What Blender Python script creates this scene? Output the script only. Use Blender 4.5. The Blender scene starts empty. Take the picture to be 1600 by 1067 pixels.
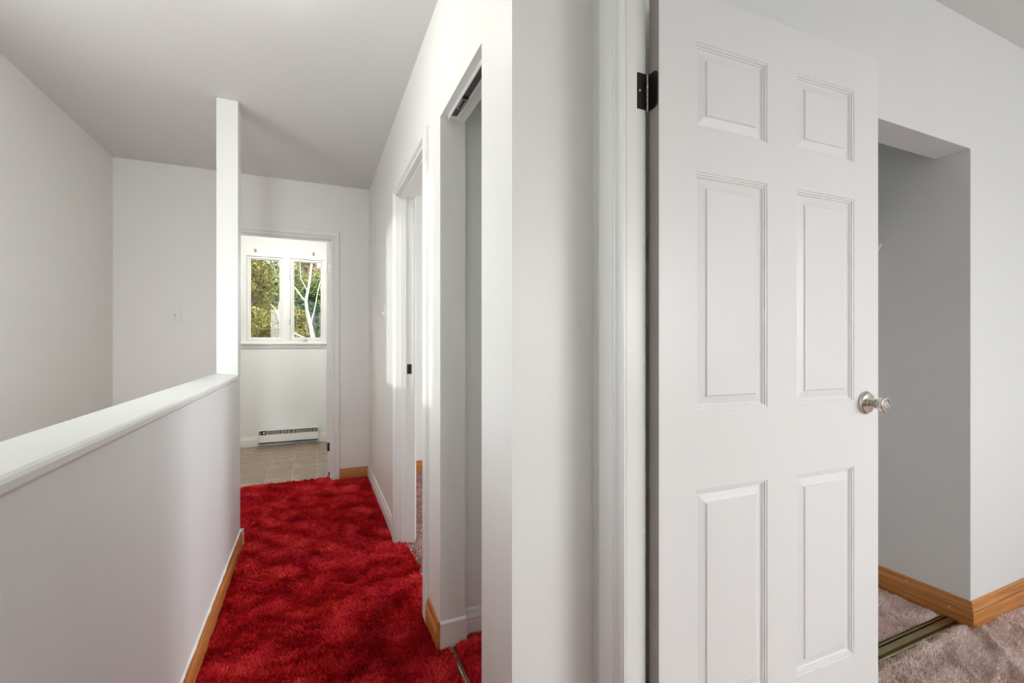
import bpy, math, random
import numpy as np
from math import radians as R, sin, cos, pi
sc = bpy.context.scene
COL = sc.collection
H = 1.144            # eye height above the carpet
CEIL = 2.44

# ---------------------------------------------------------------- camera, world, light, exposure
cam = bpy.data.cameras.new('camera'); cam_o = bpy.data.objects.new('camera', cam); COL.objects.link(cam_o)
cam.sensor_width = 36; cam.lens = 36 * 711 / 1600; cam.clip_start = 0.02; cam.shift_y = 0.001
cam_o.location = (0, 0, H); cam_o.rotation_euler = (R(90), 0, -math.atan(310 / 711))
sc.camera = cam_o
sc.view_settings.view_transform = 'Standard'; sc.view_settings.look = 'None'
sc.view_settings.exposure = 0.37; sc.view_settings.gamma = 1.0; sc.view_settings.use_curve_mapping = False
sc.cycles.use_denoising = True
sc.cycles.max_bounces = 12; sc.cycles.diffuse_bounces = 8; sc.cycles.transparent_max_bounces = 24

w = bpy.data.worlds.new('sky'); sc.world = w; w.use_nodes = True
nt = w.node_tree; bg = nt.nodes['Background']
sky = nt.nodes.new('ShaderNodeTexSky'); sky.sky_type = 'NISHITA'
sky.sun_disc = False; sky.sun_elevation = R(38); sky.sun_rotation = R(150); sky.altitude = 100; sky.air_density = 1; sky.dust_density = 3
hs = nt.nodes.new('ShaderNodeHueSaturation'); hs.inputs['Saturation'].default_value = 0.25
nt.links.new(sky.outputs[0], hs.inputs['Color']); nt.links.new(hs.outputs[0], bg.inputs[0]); bg.inputs[1].default_value = 0.55

def light(name, kind, loc, rot, energy, size=None, color=(1, 1, 1), **kw):
    d = bpy.data.lights.new(name, kind); d.energy = energy; d.color = color
    if kind == 'AREA':
        d.shape = 'RECTANGLE'; d.size, d.size_y = size
    for k, v in kw.items(): setattr(d, k, v)
    o = bpy.data.objects.new(name, d); COL.objects.link(o); o.location = loc; o.rotation_euler = rot
    return o
from mathutils import Vector
light('sun', 'SUN', (-8, -9, 3), Vector((1, .35, -.10)).to_track_quat('-Z', 'Y').to_euler(), 1.3, color=(1, .97, .92), angle=R(2.5))
DAY = (.94, .98, 1.0); WARM = (1.0, .955, .88)
# area lamps standing in for daylight at windows out of view
light('daylight_hall_window', 'AREA', (.12, -2.52, 1.45), (R(90), 0, 0), 1.5, (.6, 1.0), DAY)  # added fill from behind the camera, set in an invented window
light('daylight_stair_end_window', 'AREA', (-.88, -2.52, 1.20), (R(90), 0, 0), 33, (.55, 1.7), DAY)  # added to lift the left wall, far wall and ceiling
light('daylight_room_window', 'AREA', (2.85, -2.52, 1.45), (R(90), 0, 0), 26.5, (1.5, 1.1), DAY)
light('daylight_stair_window', 'AREA', (-1.24, 1.72, 1.48), (R(90), 0, R(-90)), 10, (.95, 1.05), DAY)  # added side fill for the right hall wall, in an invented window
light('daylight_bedroom_window', 'AREA', (3.92, 3.0, 1.5), (R(90), 0, R(90)), 38, (1.3, 1.2), (.92, .96, 1.0))  # added fill that makes the bedroom bright and bluish
LAMP_HALL, LAMP_BATH = 31, 88      # radiance of the hall lamp and of an added, unseen bathroom lamp

# ---------------------------------------------------------------- materials
def mat(name, col, rough=.6, bump=0, bscale=200, metal=0, spec=.5, var=0, vscale=3, col2=None):
    m = bpy.data.materials.new(name); m.use_nodes = True; t = m.node_tree; p = t.nodes['Principled BSDF']
    p.inputs['Base Color'].default_value = (*col, 1); p.inputs['Roughness'].default_value = rough
    p.inputs['Metallic'].default_value = metal; p.inputs['Specular IOR Level'].default_value = spec
    tc = t.nodes.new('ShaderNodeTexCoord')
    if bump:
        n = t.nodes.new('ShaderNodeTexNoise'); n.inputs['Scale'].default_value = bscale; n.inputs['Detail'].default_value = 3
        b = t.nodes.new('ShaderNodeBump'); b.inputs['Strength'].default_value = bump; b.inputs['Distance'].default_value = .002
        t.links.new(tc.outputs['Object'], n.inputs['Vector']); t.links.new(n.outputs['Fac'], b.inputs['Height']); t.links.new(b.outputs[0], p.inputs['Normal'])
    if var or col2:
        n = t.nodes.new('ShaderNodeTexNoise'); n.inputs['Scale'].default_value = vscale; n.inputs['Detail'].default_value = 4
        mx = t.nodes.new('ShaderNodeMix'); mx.data_type = 'RGBA'
        c2 = col2 or tuple(c * (1 - var) for c in col)
        mx.inputs[6].default_value = (*col, 1); mx.inputs[7].default_value = (*c2, 1)
        t.links.new(tc.outputs['Object'], n.inputs['Vector']); t.links.new(n.outputs['Fac'], mx.inputs[0]); t.links.new(mx.outputs[2], p.inputs['Base Color'])
    return m

def oak(axis, light_=(.62, .27, .075), dark=(.34, .11, .022)):
    m = bpy.data.materials.new('oak_' + axis); m.use_nodes = True; t = m.node_tree; p = t.nodes['Principled BSDF']
    tc = t.nodes.new('ShaderNodeTexCoord'); mp = t.nodes.new('ShaderNodeMapping')
    s = {'x': (2.5, 60, 90), 'y': (60, 2.5, 90), 'z': (60, 60, 2.5)}[axis]; mp.inputs['Scale'].default_value = s
    n = t.nodes.new('ShaderNodeTexNoise'); n.inputs['Scale'].default_value = 1; n.inputs['Detail'].default_value = 6; n.inputs['Roughness'].default_value = .65
    cr = t.nodes.new('ShaderNodeValToRGB'); cr.color_ramp.elements[0].position = .32; cr.color_ramp.elements[0].color = (*dark, 1)
    cr.color_ramp.elements[1].position = .62; cr.color_ramp.elements[1].color = (*light_, 1)
    t.links.new(tc.outputs['Object'], mp.inputs[0]); t.links.new(mp.outputs[0], n.inputs['Vector']); t.links.new(n.outputs['Fac'], cr.inputs[0])
    t.links.new(cr.outputs[0], p.inputs['Base Color']); p.inputs['Roughness'].default_value = .38
    return m

WALL = mat('white_wall_paint', (.81, .815, .79), .42, .10, 260, var=.03, vscale=1.5)
WALLC = mat('cool_white_wall_paint', (.785, .80, .80), .45, .10, 260, var=.03, vscale=1.5)
CEILM = mat('flat_ceiling_paint', (.73, .735, .72), .9, .08, 300)
TRIM = mat('white_trim_enamel', (.79, .80, .785), .33, .08, 90)
HEAT = mat('white_heater_enamel', (.80, .80, .79), .35)
DOORP = mat('white_door_paint', (.785, .795, .795), .38)
def door_grain():
    t = DOORP.node_tree; p = t.nodes['Principled BSDF']; tc = t.nodes.new('ShaderNodeTexCoord'); mp = t.nodes.new('ShaderNodeMapping')
    mp.inputs['Scale'].default_value = (220, 220, 9); n = t.nodes.new('ShaderNodeTexNoise'); n.inputs['Scale'].default_value = 1; n.inputs['Detail'].default_value = 4
    b = t.nodes.new('ShaderNodeBump'); b.inputs['Strength'].default_value = .12; b.inputs['Distance'].default_value = .001
    t.links.new(tc.outputs['Object'], mp.inputs[0]); t.links.new(mp.outputs[0], n.inputs['Vector']); t.links.new(n.outputs['Fac'], b.inputs['Height']); t.links.new(b.outputs[0], p.inputs['Normal'])
door_grain()
EDGE = mat('primed_door_edge', (.42, .38, .35), .6, .2, 60, var=.2, vscale=9)
BRONZE = mat('dark_bronze', (.035, .030, .026), .38, metal=.8)
STEEL = mat('worn_steel', (.42, .41, .39), .32, metal=1.0)
NICKEL = mat('satin_nickel', (.62, .59, .53), .22, metal=1.0)
BRASS = mat('worn_brass', (.52, .44, .26), .30, .2, 40, metal=1.0, var=.35, vscale=12)
OAKX = oak('x'); OAKY = oak('y')
BLACK = mat('black_gap', (.012, .012, .012), .7)
GREY = mat('grey_plastic', (.38, .38, .38), .5)
TRACK = mat('grimy_track_steel', (.16, .15, .14), .45, .3, 80, metal=.6, col2=(.05, .045, .04), vscale=60)
PLATE = mat('white_plastic_plate', (.80, .80, .77), .3)
GROUT = mat('beige_grout', (.50, .41, .29), .8, .2, 200)
BACKING = mat('carpet_backing', (.36, .008, .014), .95)
PBACK = mat('rose_carpet_backing', (.62, .48, .44), .95)
DRYWALL = mat('stained_threshold_wood', (.50, .38, .24), .6)
BARK = mat('white_bark', (.58, .55, .50), .7, .4, 30, var=.25, vscale=20)
BROWNB = mat('brown_bark', (.12, .08, .05), .85, .5, 25)
LAWN = mat('garden_ground', (.08, .13, .04), .95, .5, 8, col2=(.14, .16, .06), vscale=2)
GLOW = mat('frosted_lamp_glass', (.9, .87, .8), .3)
GLOWB = GLOW.copy()  # glow of the added bathroom lamp
for g_, e_ in ((GLOW, LAMP_HALL), (GLOWB, LAMP_BATH)):
    gp = g_.node_tree.nodes['Principled BSDF']; gp.inputs['Emission Color'].default_value = (1, .96, .905, 1); gp.inputs['Emission Strength'].default_value = e_

def glass_mat():
    m = bpy.data.materials.new('window_glass'); m.use_nodes = True; t = m.node_tree; t.nodes.clear()
    o = t.nodes.new('ShaderNodeOutputMaterial'); mx = t.nodes.new('ShaderNodeMixShader'); tr = t.nodes.new('ShaderNodeBsdfTransparent')
    g = t.nodes.new('ShaderNodeBsdfGlossy'); g.inputs['Roughness'].default_value = .02; f = t.nodes.new('ShaderNodeFresnel'); f.inputs[0].default_value = 1.3
    tr.inputs[0].default_value = (.97, .985, .98, 1)
    t.links.new(f.outputs[0], mx.inputs[0]); t.links.new(tr.outputs[0], mx.inputs[1]); t.links.new(g.outputs[0], mx.inputs[2]); t.links.new(mx.outputs[0], o.inputs[0])
    return m
GLASS = glass_mat()

def tile_mat():
    m = bpy.data.materials.new('slate_look_tile'); m.use_nodes = True; t = m.node_tree; p = t.nodes['Principled BSDF']
    tc = t.nodes.new('ShaderNodeTexCoord'); mp = t.nodes.new('ShaderNodeMapping'); mp.inputs['Scale'].default_value = (4, 17, 4)
    oi = t.nodes.new('ShaderNodeObjectInfo'); ad = t.nodes.new('ShaderNodeVectorMath'); ad.operation = 'ADD'
    cb = t.nodes.new('ShaderNodeCombineXYZ'); mu = t.nodes.new('ShaderNodeMath'); mu.operation = 'MULTIPLY'; mu.inputs[1].default_value = 37
    t.links.new(oi.outputs['Random'], mu.inputs[0]); t.links.new(mu.outputs[0], cb.inputs[0]); t.links.new(mu.outputs[0], cb.inputs[1])
    t.links.new(tc.outputs['Object'], mp.inputs[0]); t.links.new(mp.outputs[0], ad.inputs[0]); t.links.new(cb.outputs[0], ad.inputs[1])
    n = t.nodes.new('ShaderNodeTexNoise'); n.inputs['Scale'].default_value = 1; n.inputs['Detail'].default_value = 5; n.inputs['Roughness'].default_value = .6
    t.links.new(ad.outputs[0], n.inputs['Vector'])
    cr = t.nodes.new('ShaderNodeValToRGB'); e = cr.color_ramp.elements
    e[0].position = .30; e[0].color = (.09, .06, .04, 1); e[1].position = .68; e[1].color = (.42, .35, .27, 1)
    a = cr.color_ramp.elements.new(.42); a.color = (.34, .21, .10, 1)
    a = cr.color_ramp.elements.new(.50); a.color = (.19, .15, .125, 1)
    a = cr.color_ramp.elements.new(.58); a.color = (.30, .24, .19, 1)
    t.links.new(n.outputs['Fac'], cr.inputs[0]); t.links.new(cr.outputs[0], p.inputs['Base Color']); p.inputs['Roughness'].default_value = .35
    return m
TILE = tile_mat()

def pile_mat(name, stops, scale, sheen):
    """fibre colour: slow noise over the floor (mottling, with brushed-nap shading put into the colour), varied again per tuft and from root to tip"""
    m = bpy.data.materials.new(name); m.use_nodes = True; t = m.node_tree; p = t.nodes['Principled BSDF']
    tc = t.nodes.new('ShaderNodeTexCoord'); n = t.nodes.new('ShaderNodeTexNoise'); n.inputs['Scale'].default_value = scale
    n.inputs['Detail'].default_value = 5; n.inputs['Roughness'].default_value = .6; n.inputs['Distortion'].default_value = .5
    mp = t.nodes.new('ShaderNodeMapping'); mp.inputs['Scale'].default_value = (1, 1.35, .2)
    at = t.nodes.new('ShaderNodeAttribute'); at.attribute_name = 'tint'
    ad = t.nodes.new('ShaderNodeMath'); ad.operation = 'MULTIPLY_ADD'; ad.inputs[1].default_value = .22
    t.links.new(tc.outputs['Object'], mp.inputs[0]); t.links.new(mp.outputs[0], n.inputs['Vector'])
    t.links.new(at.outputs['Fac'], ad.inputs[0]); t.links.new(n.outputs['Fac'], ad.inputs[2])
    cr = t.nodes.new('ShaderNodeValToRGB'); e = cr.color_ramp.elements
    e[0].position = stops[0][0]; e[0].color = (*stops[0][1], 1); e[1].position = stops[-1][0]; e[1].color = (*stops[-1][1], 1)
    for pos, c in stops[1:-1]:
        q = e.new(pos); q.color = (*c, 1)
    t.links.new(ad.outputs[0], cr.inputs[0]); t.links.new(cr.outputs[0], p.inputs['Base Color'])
    p.inputs['Roughness'].default_value = .75; p.inputs['Specular IOR Level'].default_value = .2
    p.inputs['Sheen Weight'].default_value = sheen; p.inputs['Sheen Roughness'].default_value = .5
    p.inputs['Sheen Tint'].default_value = (*stops[-1][1], 1)
    return m
RED = pile_mat('red_shag_fibre', [(.26, (.30, .003, .010)), (.44, (.60, .008, .024)), (.60, (.76, .030, .045)), (.78, (.88, .13, .09))], 5.5, .15)  # slow tone swing paints shading of the brushed nap into the fibres
PINK = pile_mat('dusty_rose_fibre', [(.24, (.70, .53, .48)), (.50, (.90, .76, .70)), (.76, (.96, .91, .88))], 9.0, .15)

MAUVE = pile_mat('worn_mauve_fibre', [(.28, (.30, .13, .12)), (.50, (.50, .27, .25)), (.74, (.66, .46, .42))], 6.0, .1)
# ---------------------------------------------------------------- helpers
class MB:
    def __init__(s): s.v = []; s.f = []; s.smooth = False
    def box(s, a, b):
        x0, y0, z0 = a; x1, y1, z1 = b; i = len(s.v)
        x0, x1 = sorted((x0, x1)); y0, y1 = sorted((y0, y1)); z0, z1 = sorted((z0, z1))
        s.v += [(x0, y0, z0), (x1, y0, z0), (x1, y1, z0), (x0, y1, z0), (x0, y0, z1), (x1, y0, z1), (x1, y1, z1), (x0, y1, z1)]
        s.f += [tuple(i + k for k in q) for q in ((0, 3, 2, 1), (4, 5, 6, 7), (0, 1, 5, 4), (1, 2, 6, 5), (2, 3, 7, 6), (3, 0, 4, 7))]
        return s
    def loops(s, rings, cap=True):
        """closed rings of equal length joined one to the next"""
        i = len(s.v); n = len(rings[0])
        for r in rings: s.v += [tuple(p) for p in r]
        for a in range(len(rings) - 1):
            for k in range(n):
                s.f.append((i + a * n + k, i + a * n + (k + 1) % n, i + (a + 1) * n + (k + 1) % n, i + (a + 1) * n + k))
        if cap:
            s.f.append(tuple(i + k for k in range(n))[::-1]); s.f.append(tuple(i + (len(rings) - 1) * n + k for k in range(n)))
        return s
    def lathe(s, prof, o, axis='z', n=32):
        """prof: (radius, height) list"""
        rings = []
        for r, h in prof:
            ring = []
            for k in range(n):
                a = 2 * pi * k / n; c, d = max(r, 1e-5) * cos(a), max(r, 1e-5) * sin(a)
                p = {'z': (c, d, h), '-y': (c, -h, d), '-x': (-h, c, d), 'x': (h, c, d)}[axis]
                ring.append((o[0] + p[0], o[1] + p[1], o[2] + p[2]))
            rings.append(ring)
        return s.loops(rings)
    def tube(s, pts, rad, n=8):
        rings = []; pts = [np.array(p, float) for p in pts]
        for i, p in enumerate(pts):
            d = pts[min(i + 1, len(pts) - 1)] - pts[max(i - 1, 0)]; d /= np.linalg.norm(d)
            u = np.cross(d, (0, 0, 1) if abs(d[2]) < .9 else (1, 0, 0)); u /= np.linalg.norm(u); v = np.cross(d, u)
            r = rad[i] if isinstance(rad, (list, tuple)) else rad
            rings.append([p + r * (cos(2 * pi * k / n) * u + sin(2 * pi * k / n) * v) for k in range(n)])
        return s.loops(rings)
    def build(s, name, m, parent=None, bevel=0, smooth=False, loc=None):
        me = bpy.data.meshes.new(name); me.from_pydata([tuple(map(float, p)) for p in s.v], [], s.f); me.validate(); me.update()
        import bmesh
        bm = bmesh.new(); bm.from_mesh(me); bmesh.ops.recalc_face_normals(bm, faces=bm.faces); bm.to_mesh(me); bm.free()
        me.materials.append(m)
        o = bpy.data.objects.new(name, me); COL.objects.link(o)
        if smooth:
            me.polygons.foreach_set('use_smooth', [True] * len(me.polygons))
            me.set_sharp_from_angle(angle=R(38))
        if bevel:
            b = o.modifiers.new('bevel', 'BEVEL'); b.width = bevel; b.segments = 2; b.limit_method = 'ANGLE'
        if parent is not None: o.parent = parent
        if loc: o.location = loc
        return o

def tag(o, label=None, cat=None, group=None, kind=None):
    if label: o['label'] = label
    if cat: o['category'] = cat
    if group: o['group'] = group
    if kind: o['kind'] = kind
    return o
def empty(name, loc, label, cat, kind=None, group=None, rz=0):
    o = bpy.data.objects.new(name, None); COL.objects.link(o); o.location = loc; o.rotation_euler = (0, 0, rz)
    o.empty_display_size = .05
    return tag(o, label, cat, group, kind)
def bx(name, m, a, b, parent=None, bevel=0):
    return MB().box(a, b).build(name, m, parent, bevel)

def wall(name, m, axis, p0, p1, a0, a1, label, z0=0, z1=CEIL, holes=()):
    """axis 'y': a wall whose thickness runs p0..p1 in Y and length a0..a1 in X; axis 'x' the other way. holes: (a0,a1,z0,z1)"""
    xs = sorted({a0, a1, *[h[0] for h in holes], *[h[1] for h in holes]}); zs = sorted({z0, z1, *[h[2] for h in holes], *[h[3] for h in holes]})
    xs = [x for x in xs if a0 <= x <= a1]; zs = [z for z in zs if z0 <= z <= z1]
    solid = lambda i, k: 0 <= i < len(xs) - 1 and 0 <= k < len(zs) - 1 and not any(h[0] <= (xs[i] + xs[i + 1]) / 2 <= h[1] and h[2] <= (zs[k] + zs[k + 1]) / 2 <= h[3] for h in holes)
    mb = MB()
    P = (lambda a, p, z: (a, p, z)) if axis == 'y' else (lambda a, p, z: (p, a, z))
    def q(*c):
        i = len(mb.v); mb.v += list(c); mb.f.append(tuple(range(i, i + len(c))))
    for i in range(len(xs) - 1):
        for k in range(len(zs) - 1):
            if not solid(i, k): continue
            A, B, C, D = xs[i], xs[i + 1], zs[k], zs[k + 1]
            for p in (p0, p1): q(P(A, p, C), P(B, p, C), P(B, p, D), P(A, p, D))
            if not solid(i - 1, k): q(P(A, p0, C), P(A, p1, C), P(A, p1, D), P(A, p0, D))
            if not solid(i + 1, k): q(P(B, p0, C), P(B, p1, C), P(B, p1, D), P(B, p0, D))
            if not solid(i, k - 1): q(P(A, p0, C), P(A, p1, C), P(B, p1, C), P(B, p0, C))
            if not solid(i, k + 1): q(P(A, p0, D), P(A, p1, D), P(B, p1, D), P(B, p0, D))
    import bmesh
    o = mb.build(name, m)
    bm = bmesh.new(); bm.from_mesh(o.data); bmesh.ops.remove_doubles(bm, verts=bm.verts, dist=1e-5); bmesh.ops.recalc_face_normals(bm, faces=bm.faces); bm.to_mesh(o.data); bm.free()
    return tag(o, label, 'wall', kind='structure')

CASING = [(0, 0), (0, .38), (.05, .46), (.12, .48), (.17, .40), (.22, .55), (.27, .84), (.31, .90), (.345, 1.08), (.37, 1.0), (.42, .97), (.93, 1.0), (.975, .93), (1, .78), (1, 0)]
def casing(name, m, axis, plane, nrm, a0, a1, z0, z1, W, T, parent, left=True, head=True, right=True, notch=None):
    """mitred casing legs around an opening; nrm = +1/-1 direction the casing stands off the wall plane"""
    P = (lambda a, t, z: (a, plane + nrm * t, z)) if axis == 'y' else (lambda a, t, z: (plane + nrm * t, a, z))
    pr = [(w_ * W, t * T) for w_, t in CASING]
    if left: MB().loops([[P(a0 - w_, t, z0) for w_, t in pr], [P(a0 - w_, t, z1 + w_) for w_, t in pr]]).build(name, m, parent)
    if right:
        MB().loops([[P(a1 + w_, t, z0) for w_, t in pr], [P(a1 + w_, t, z1 + w_) for w_, t in pr]]).build(name, m, parent)
    if head: MB().loops([[P(a0 - w_, t, z1 + w_) for w_, t in pr], [P(a1 + w_, t, z1 + w_) for w_, t in pr]]).build(name, m, parent)

BASE = [(0, 0), (.013, 0), (.013, .052), (.0115, .056), (.0125, .060), (.0125, .066), (.0095, .072), (.007, .080), (.0065, .088), (.004, .094), (0, .095)]
def baseboard(name, m, axis, plane, nrm, a0, a1, label, hgt=.10, thick=1.0, m0=0, m1=0, parent=None):
    P = (lambda a, t, z: (a, plane + nrm * t, z)) if axis == 'y' else (lambda a, t, z: (plane + nrm * t, a, z))
    k = hgt / .095
    mb = MB().loops([[P(a0 + m0 * t * thick, t * thick, z * k) for t, z in BASE], [P(a1 + m1 * t * thick, t * thick, z * k) for t, z in BASE]])
    o = mb.build(name, m, parent)
    if label: tag(o, label, 'baseboard', kind='structure')
    return o

# ---------------------------------------------------------------- the shell
XH, XB = .4317, .5287          # hall face and bedroom face of the right-hand hall wall
XD0, XD1 = .658, .735          # wall holding the open panel door
YF0, YF1 = 4.03, 4.14          # far hall wall
YP = .99                       # wall face beside the panel door casing
XL = -1.286

wall('wall_left', WALL, 'x', XL - .15, XL, -2.6, 5.82, 'plain white wall beyond the stairwell, left of the hall', z0=-1.5, holes=((1.10, 2.46, .95, 2.08),))
wall('wall_far', WALL, 'y', YF0, YF1, XL, 4.0, 'white wall at the end of the red hall with the bathroom doorway', holes=((-.60, .155, 0, 2.015),))
wall('wall_right', WALL, 'x', XH, XB, YP, YF0, 'white hall wall on the right with closet opening and bedroom doorway',
     holes=((1.203, 1.657, 0, 1.984), (1.872, 2.634, 0, 1.992)))
wall('wall_corner', WALL, 'y', YP, YP + .09, XB, 1.10, 'narrow pale wall face between the hall corner and the door casing')
wall('wall_doorway', WALLC, 'x', XD0, XD1, -2.6, YP, 'wall holding the open six-panel door', holes=((.035, .893, 0, 2.02),))
wall('wall_room', WALLC, 'y', .94, 1.055, XD1, 4.0, 'bright white room wall on the right with the closet opening', holes=((1.15, 2.42, 0, 1.923),))
wall('wall_closet_right', WALLC, 'x', 2.42, 2.52, 1.055, 1.65, 'grey shaded side wall inside the right-hand closet')
wall('wall_closet_back', WALLC, 'y', 1.65, 1.70, 1.05, 2.52, 'back wall of the right-hand closet')
wall('wall_closet_left', WALLC, 'x', 1.05, 1.10, 1.08, 1.70, 'wall between the two closets')
wall('wall_closet_side', WALL, 'y', 1.70, 1.76, XB, 4.0, 'side wall inside the hall closet')
wall('wall_stair_side', WALL, 'x', -.4705, -.375, -2.6, -.6, 'full-height wall between hall and stairwell behind the camera')  # added to keep the stairwell fill off the panel door side
wall('wall_back', WALLC, 'y', -2.75, -2.6, XL, 4.0, 'wall behind the camera with three windows', holes=((-.25, .45, .85, 2.05), (-1.2, -.56, .3, 2.1), (1.45, 3.35, .85, 2.05)))
wall('wall_outer', WALLC, 'x', 4.0, 4.15, -2.75, 4.14, 'outer wall of the rooms on the right', holes=((2.35, 3.65, .9, 2.1),))
wall('wall_bathroom_far', WALLC, 'y', 5.70, 5.82, XL, .55, 'white bathroom wall under and around the window', holes=((-.689, .128, 1.144, 2.114),))
wall('wall_bathroom_right', WALLC, 'x', .43, .53, YF1, 5.70, 'right-hand wall of the bathroom')
tag(bx('ceiling', CEILM, (XL - .15, -2.75, CEIL), (4.15, 5.82, CEIL + .1)), 'flat off-white ceiling over hall and rooms', 'ceiling', kind='structure')

# floors
fl = empty('floor_hall', (0, 0, 0), 'deep red shag carpet along the hall', 'carpet', 'structure')
bx('carpet_backing', BACKING, (-.50, -2.6, -.12), (.49, YF1, -.004), fl)
bx('carpet_backing', BACKING, (XL, 2.93, -.12), (-.50, YF1, -.004), fl)
bx('carpet_backing', BACKING, (.49, 1.0, -.12), (1.05, 1.70, -.004), fl)
fr = empty('floor_room', (0, 0, 0), 'dusty rose carpet with creases in the right-hand room and closet', 'carpet', 'structure')
bx('carpet_backing', PBACK, (.49, -2.6, -.12), (4.0, 1.0, -.004), fr)
bx('carpet_backing', PBACK, (1.05, 1.0, -.12), (4.0, 1.70, -.004), fr)
fb = empty('floor_bedroom', (0, 0, 0), 'worn rose carpet seen through the narrow bedroom doorway', 'carpet', 'structure')
bx('carpet_backing', PBACK, (.49, 1.70, -.12), (4.0, YF1, -.004), fb)
sl = bx('floor_stairwell', BACKING, (XL, -2.6, -1.5), (-.50, 2.93, -1.4)); tag(sl, 'lower stair landing behind the half wall', 'floor', kind='structure')
wall('wall_stair_end', WALL, 'y', 2.90, 2.93, XL, -.50, 'riser wall under the hall landing', z0=-1.5, z1=-.02)

def tufts(name, m, region, n, hmin, hmax, wid, lean, parent, seed, hf=None, keep=None):
    rng = np.random.default_rng(seed); x0, x1, y0, y1 = region
    x = rng.uniform(x0, x1, n); y = rng.uniform(y0, y1, n)
    if keep is not None:
        k = keep(x, y); x = x[k]; y = y[k]; n = len(x)
    def field(px, py, f, s):
        r = np.random.default_rng(s); o = np.zeros_like(px)
        for _ in range(9):
            a = r.uniform(0, 2 * pi); ff = f * r.uniform(.6, 1.7); o += np.sin((np.cos(a) * px + np.sin(a) * py) * ff + r.uniform(0, 6.28))
        return o / 3
    dirn = 1.3 * field(x, y, 5, seed + 1) + 1.3 * field(x, y, 26, seed + 2) - pi / 2
    clump = field(x, y, 150, seed + 5)
    base = .0025 * field(x, y, 60, seed + 3) + (hf(x, y) if hf else 0)
    h = rng.uniform(hmin, hmax, n) * (1 + .22 * np.clip(clump, -1.5, 1.5)); ln = lean * h * rng.uniform(.4, 1.4, n)
    dx = np.cos(dirn) * ln + rng.normal(0, .25, n) * h; dy = np.sin(dirn) * ln + rng.normal(0, .25, n) * h
    a = rng.uniform(0, pi, n); wx = np.cos(a) * wid / 2; wy = np.sin(a) * wid / 2
    v = np.empty((n, 4, 3))
    v[:, 0] = np.stack([x - wx, y - wy, base - .003], 1); v[:, 1] = np.stack([x + wx, y + wy, base - .003], 1)
    v[:, 2] = np.stack([x + dx + wx * .8, y + dy + wy * .8, base + h], 1); v[:, 3] = np.stack([x + dx - wx * .8, y + dy - wy * .8, base + h], 1)
    me = bpy.data.meshes.new(name); me.vertices.add(n * 4); me.vertices.foreach_set('co', v.ravel())
    me.loops.add(n * 4); me.loops.foreach_set('vertex_index', np.arange(n * 4, dtype=np.int32))
    me.polygons.add(n); me.polygons.foreach_set('loop_start', np.arange(0, n * 4, 4, dtype=np.int32))
    me.update(calc_edges=True)
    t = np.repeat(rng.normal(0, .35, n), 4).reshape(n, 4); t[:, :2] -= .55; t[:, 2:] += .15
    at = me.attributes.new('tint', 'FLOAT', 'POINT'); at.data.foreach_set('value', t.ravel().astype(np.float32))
    me.materials.append(m); o = bpy.data.objects.new(name, me); COL.objects.link(o); o.parent = parent; o['kind'] = 'stuff'
    return o
xedge = lambda y: .487 + .008 * np.sin(y * 19) + .005 * np.sin(y * 47)
def keep_hall(x, y):
    w_ = (x < XH - .003) | ((y > 1.88) & (y < 2.62) & (x < xedge(y))) | ((y > 1.205) & (y < 1.655)) | ((x > XB) & (y > 1.08) & (y < 1.697))
    return w_ & ~((x > .455) & (x < .484) & (y < 1.657) & (x < XB)) & (x > -.362)
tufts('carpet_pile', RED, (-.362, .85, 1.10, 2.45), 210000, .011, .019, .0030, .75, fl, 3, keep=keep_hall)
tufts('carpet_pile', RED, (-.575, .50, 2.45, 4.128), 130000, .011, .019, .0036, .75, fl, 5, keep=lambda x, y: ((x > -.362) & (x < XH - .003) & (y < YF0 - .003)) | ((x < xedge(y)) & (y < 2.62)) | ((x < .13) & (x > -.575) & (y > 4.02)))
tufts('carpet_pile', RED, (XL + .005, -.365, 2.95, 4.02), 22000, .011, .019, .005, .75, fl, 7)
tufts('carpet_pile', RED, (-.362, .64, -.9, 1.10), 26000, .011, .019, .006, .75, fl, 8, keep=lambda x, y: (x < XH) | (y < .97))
def seg(x, y, a, b, wd, hh):
    ax, ay = a; bx_, by = b; L2 = (bx_ - ax) ** 2 + (by - ay) ** 2
    t = np.clip(((x - ax) * (bx_ - ax) + (y - ay) * (by - ay)) / L2, 0, 1)
    d = np.hypot(x - ax - t * (bx_ - ax), y - ay - t * (by - ay)); return hh * np.exp(-(d / wd) ** 2)
def ripple(x, y):
    r = seg(x, y, (2.42, .90), (2.18, .70), .012, .016) + seg(x, y, (2.06, .74), (2.30, .80), .011, .013)
    r += seg(x, y, (1.70, .925), (2.36, .935), .012, .010) + seg(x, y, (2.60, .86), (2.42, .62), .02, .010) + seg(x, y, (1.6, .80), (2.0, .70), .02, .009)
    return r
tufts('carpet_pile', PINK, (1.45, 3.6, .25, 1.60), 300000, .006, .0105, .0024, .5, fr, 11, hf=ripple,
      keep=lambda x, y: ~((y > .925) & (x > 2.405)) & ~((y > .962) & (y < 1.028)))
tufts('carpet_pile', PINK, (.66, 1.60, -.6, .86), 40000, .006, .0105, .005, .5, fr, 12)
tufts('carpet_pile', MAUVE, (.49, 1.6, 1.90, 4.02), 60000, .006, .011, .0036, .5, fb, 13, keep=lambda x, y: (x > xedge(y)) & ((x > XB) | ((y > 1.895) & (y < 2.61))))

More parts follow.
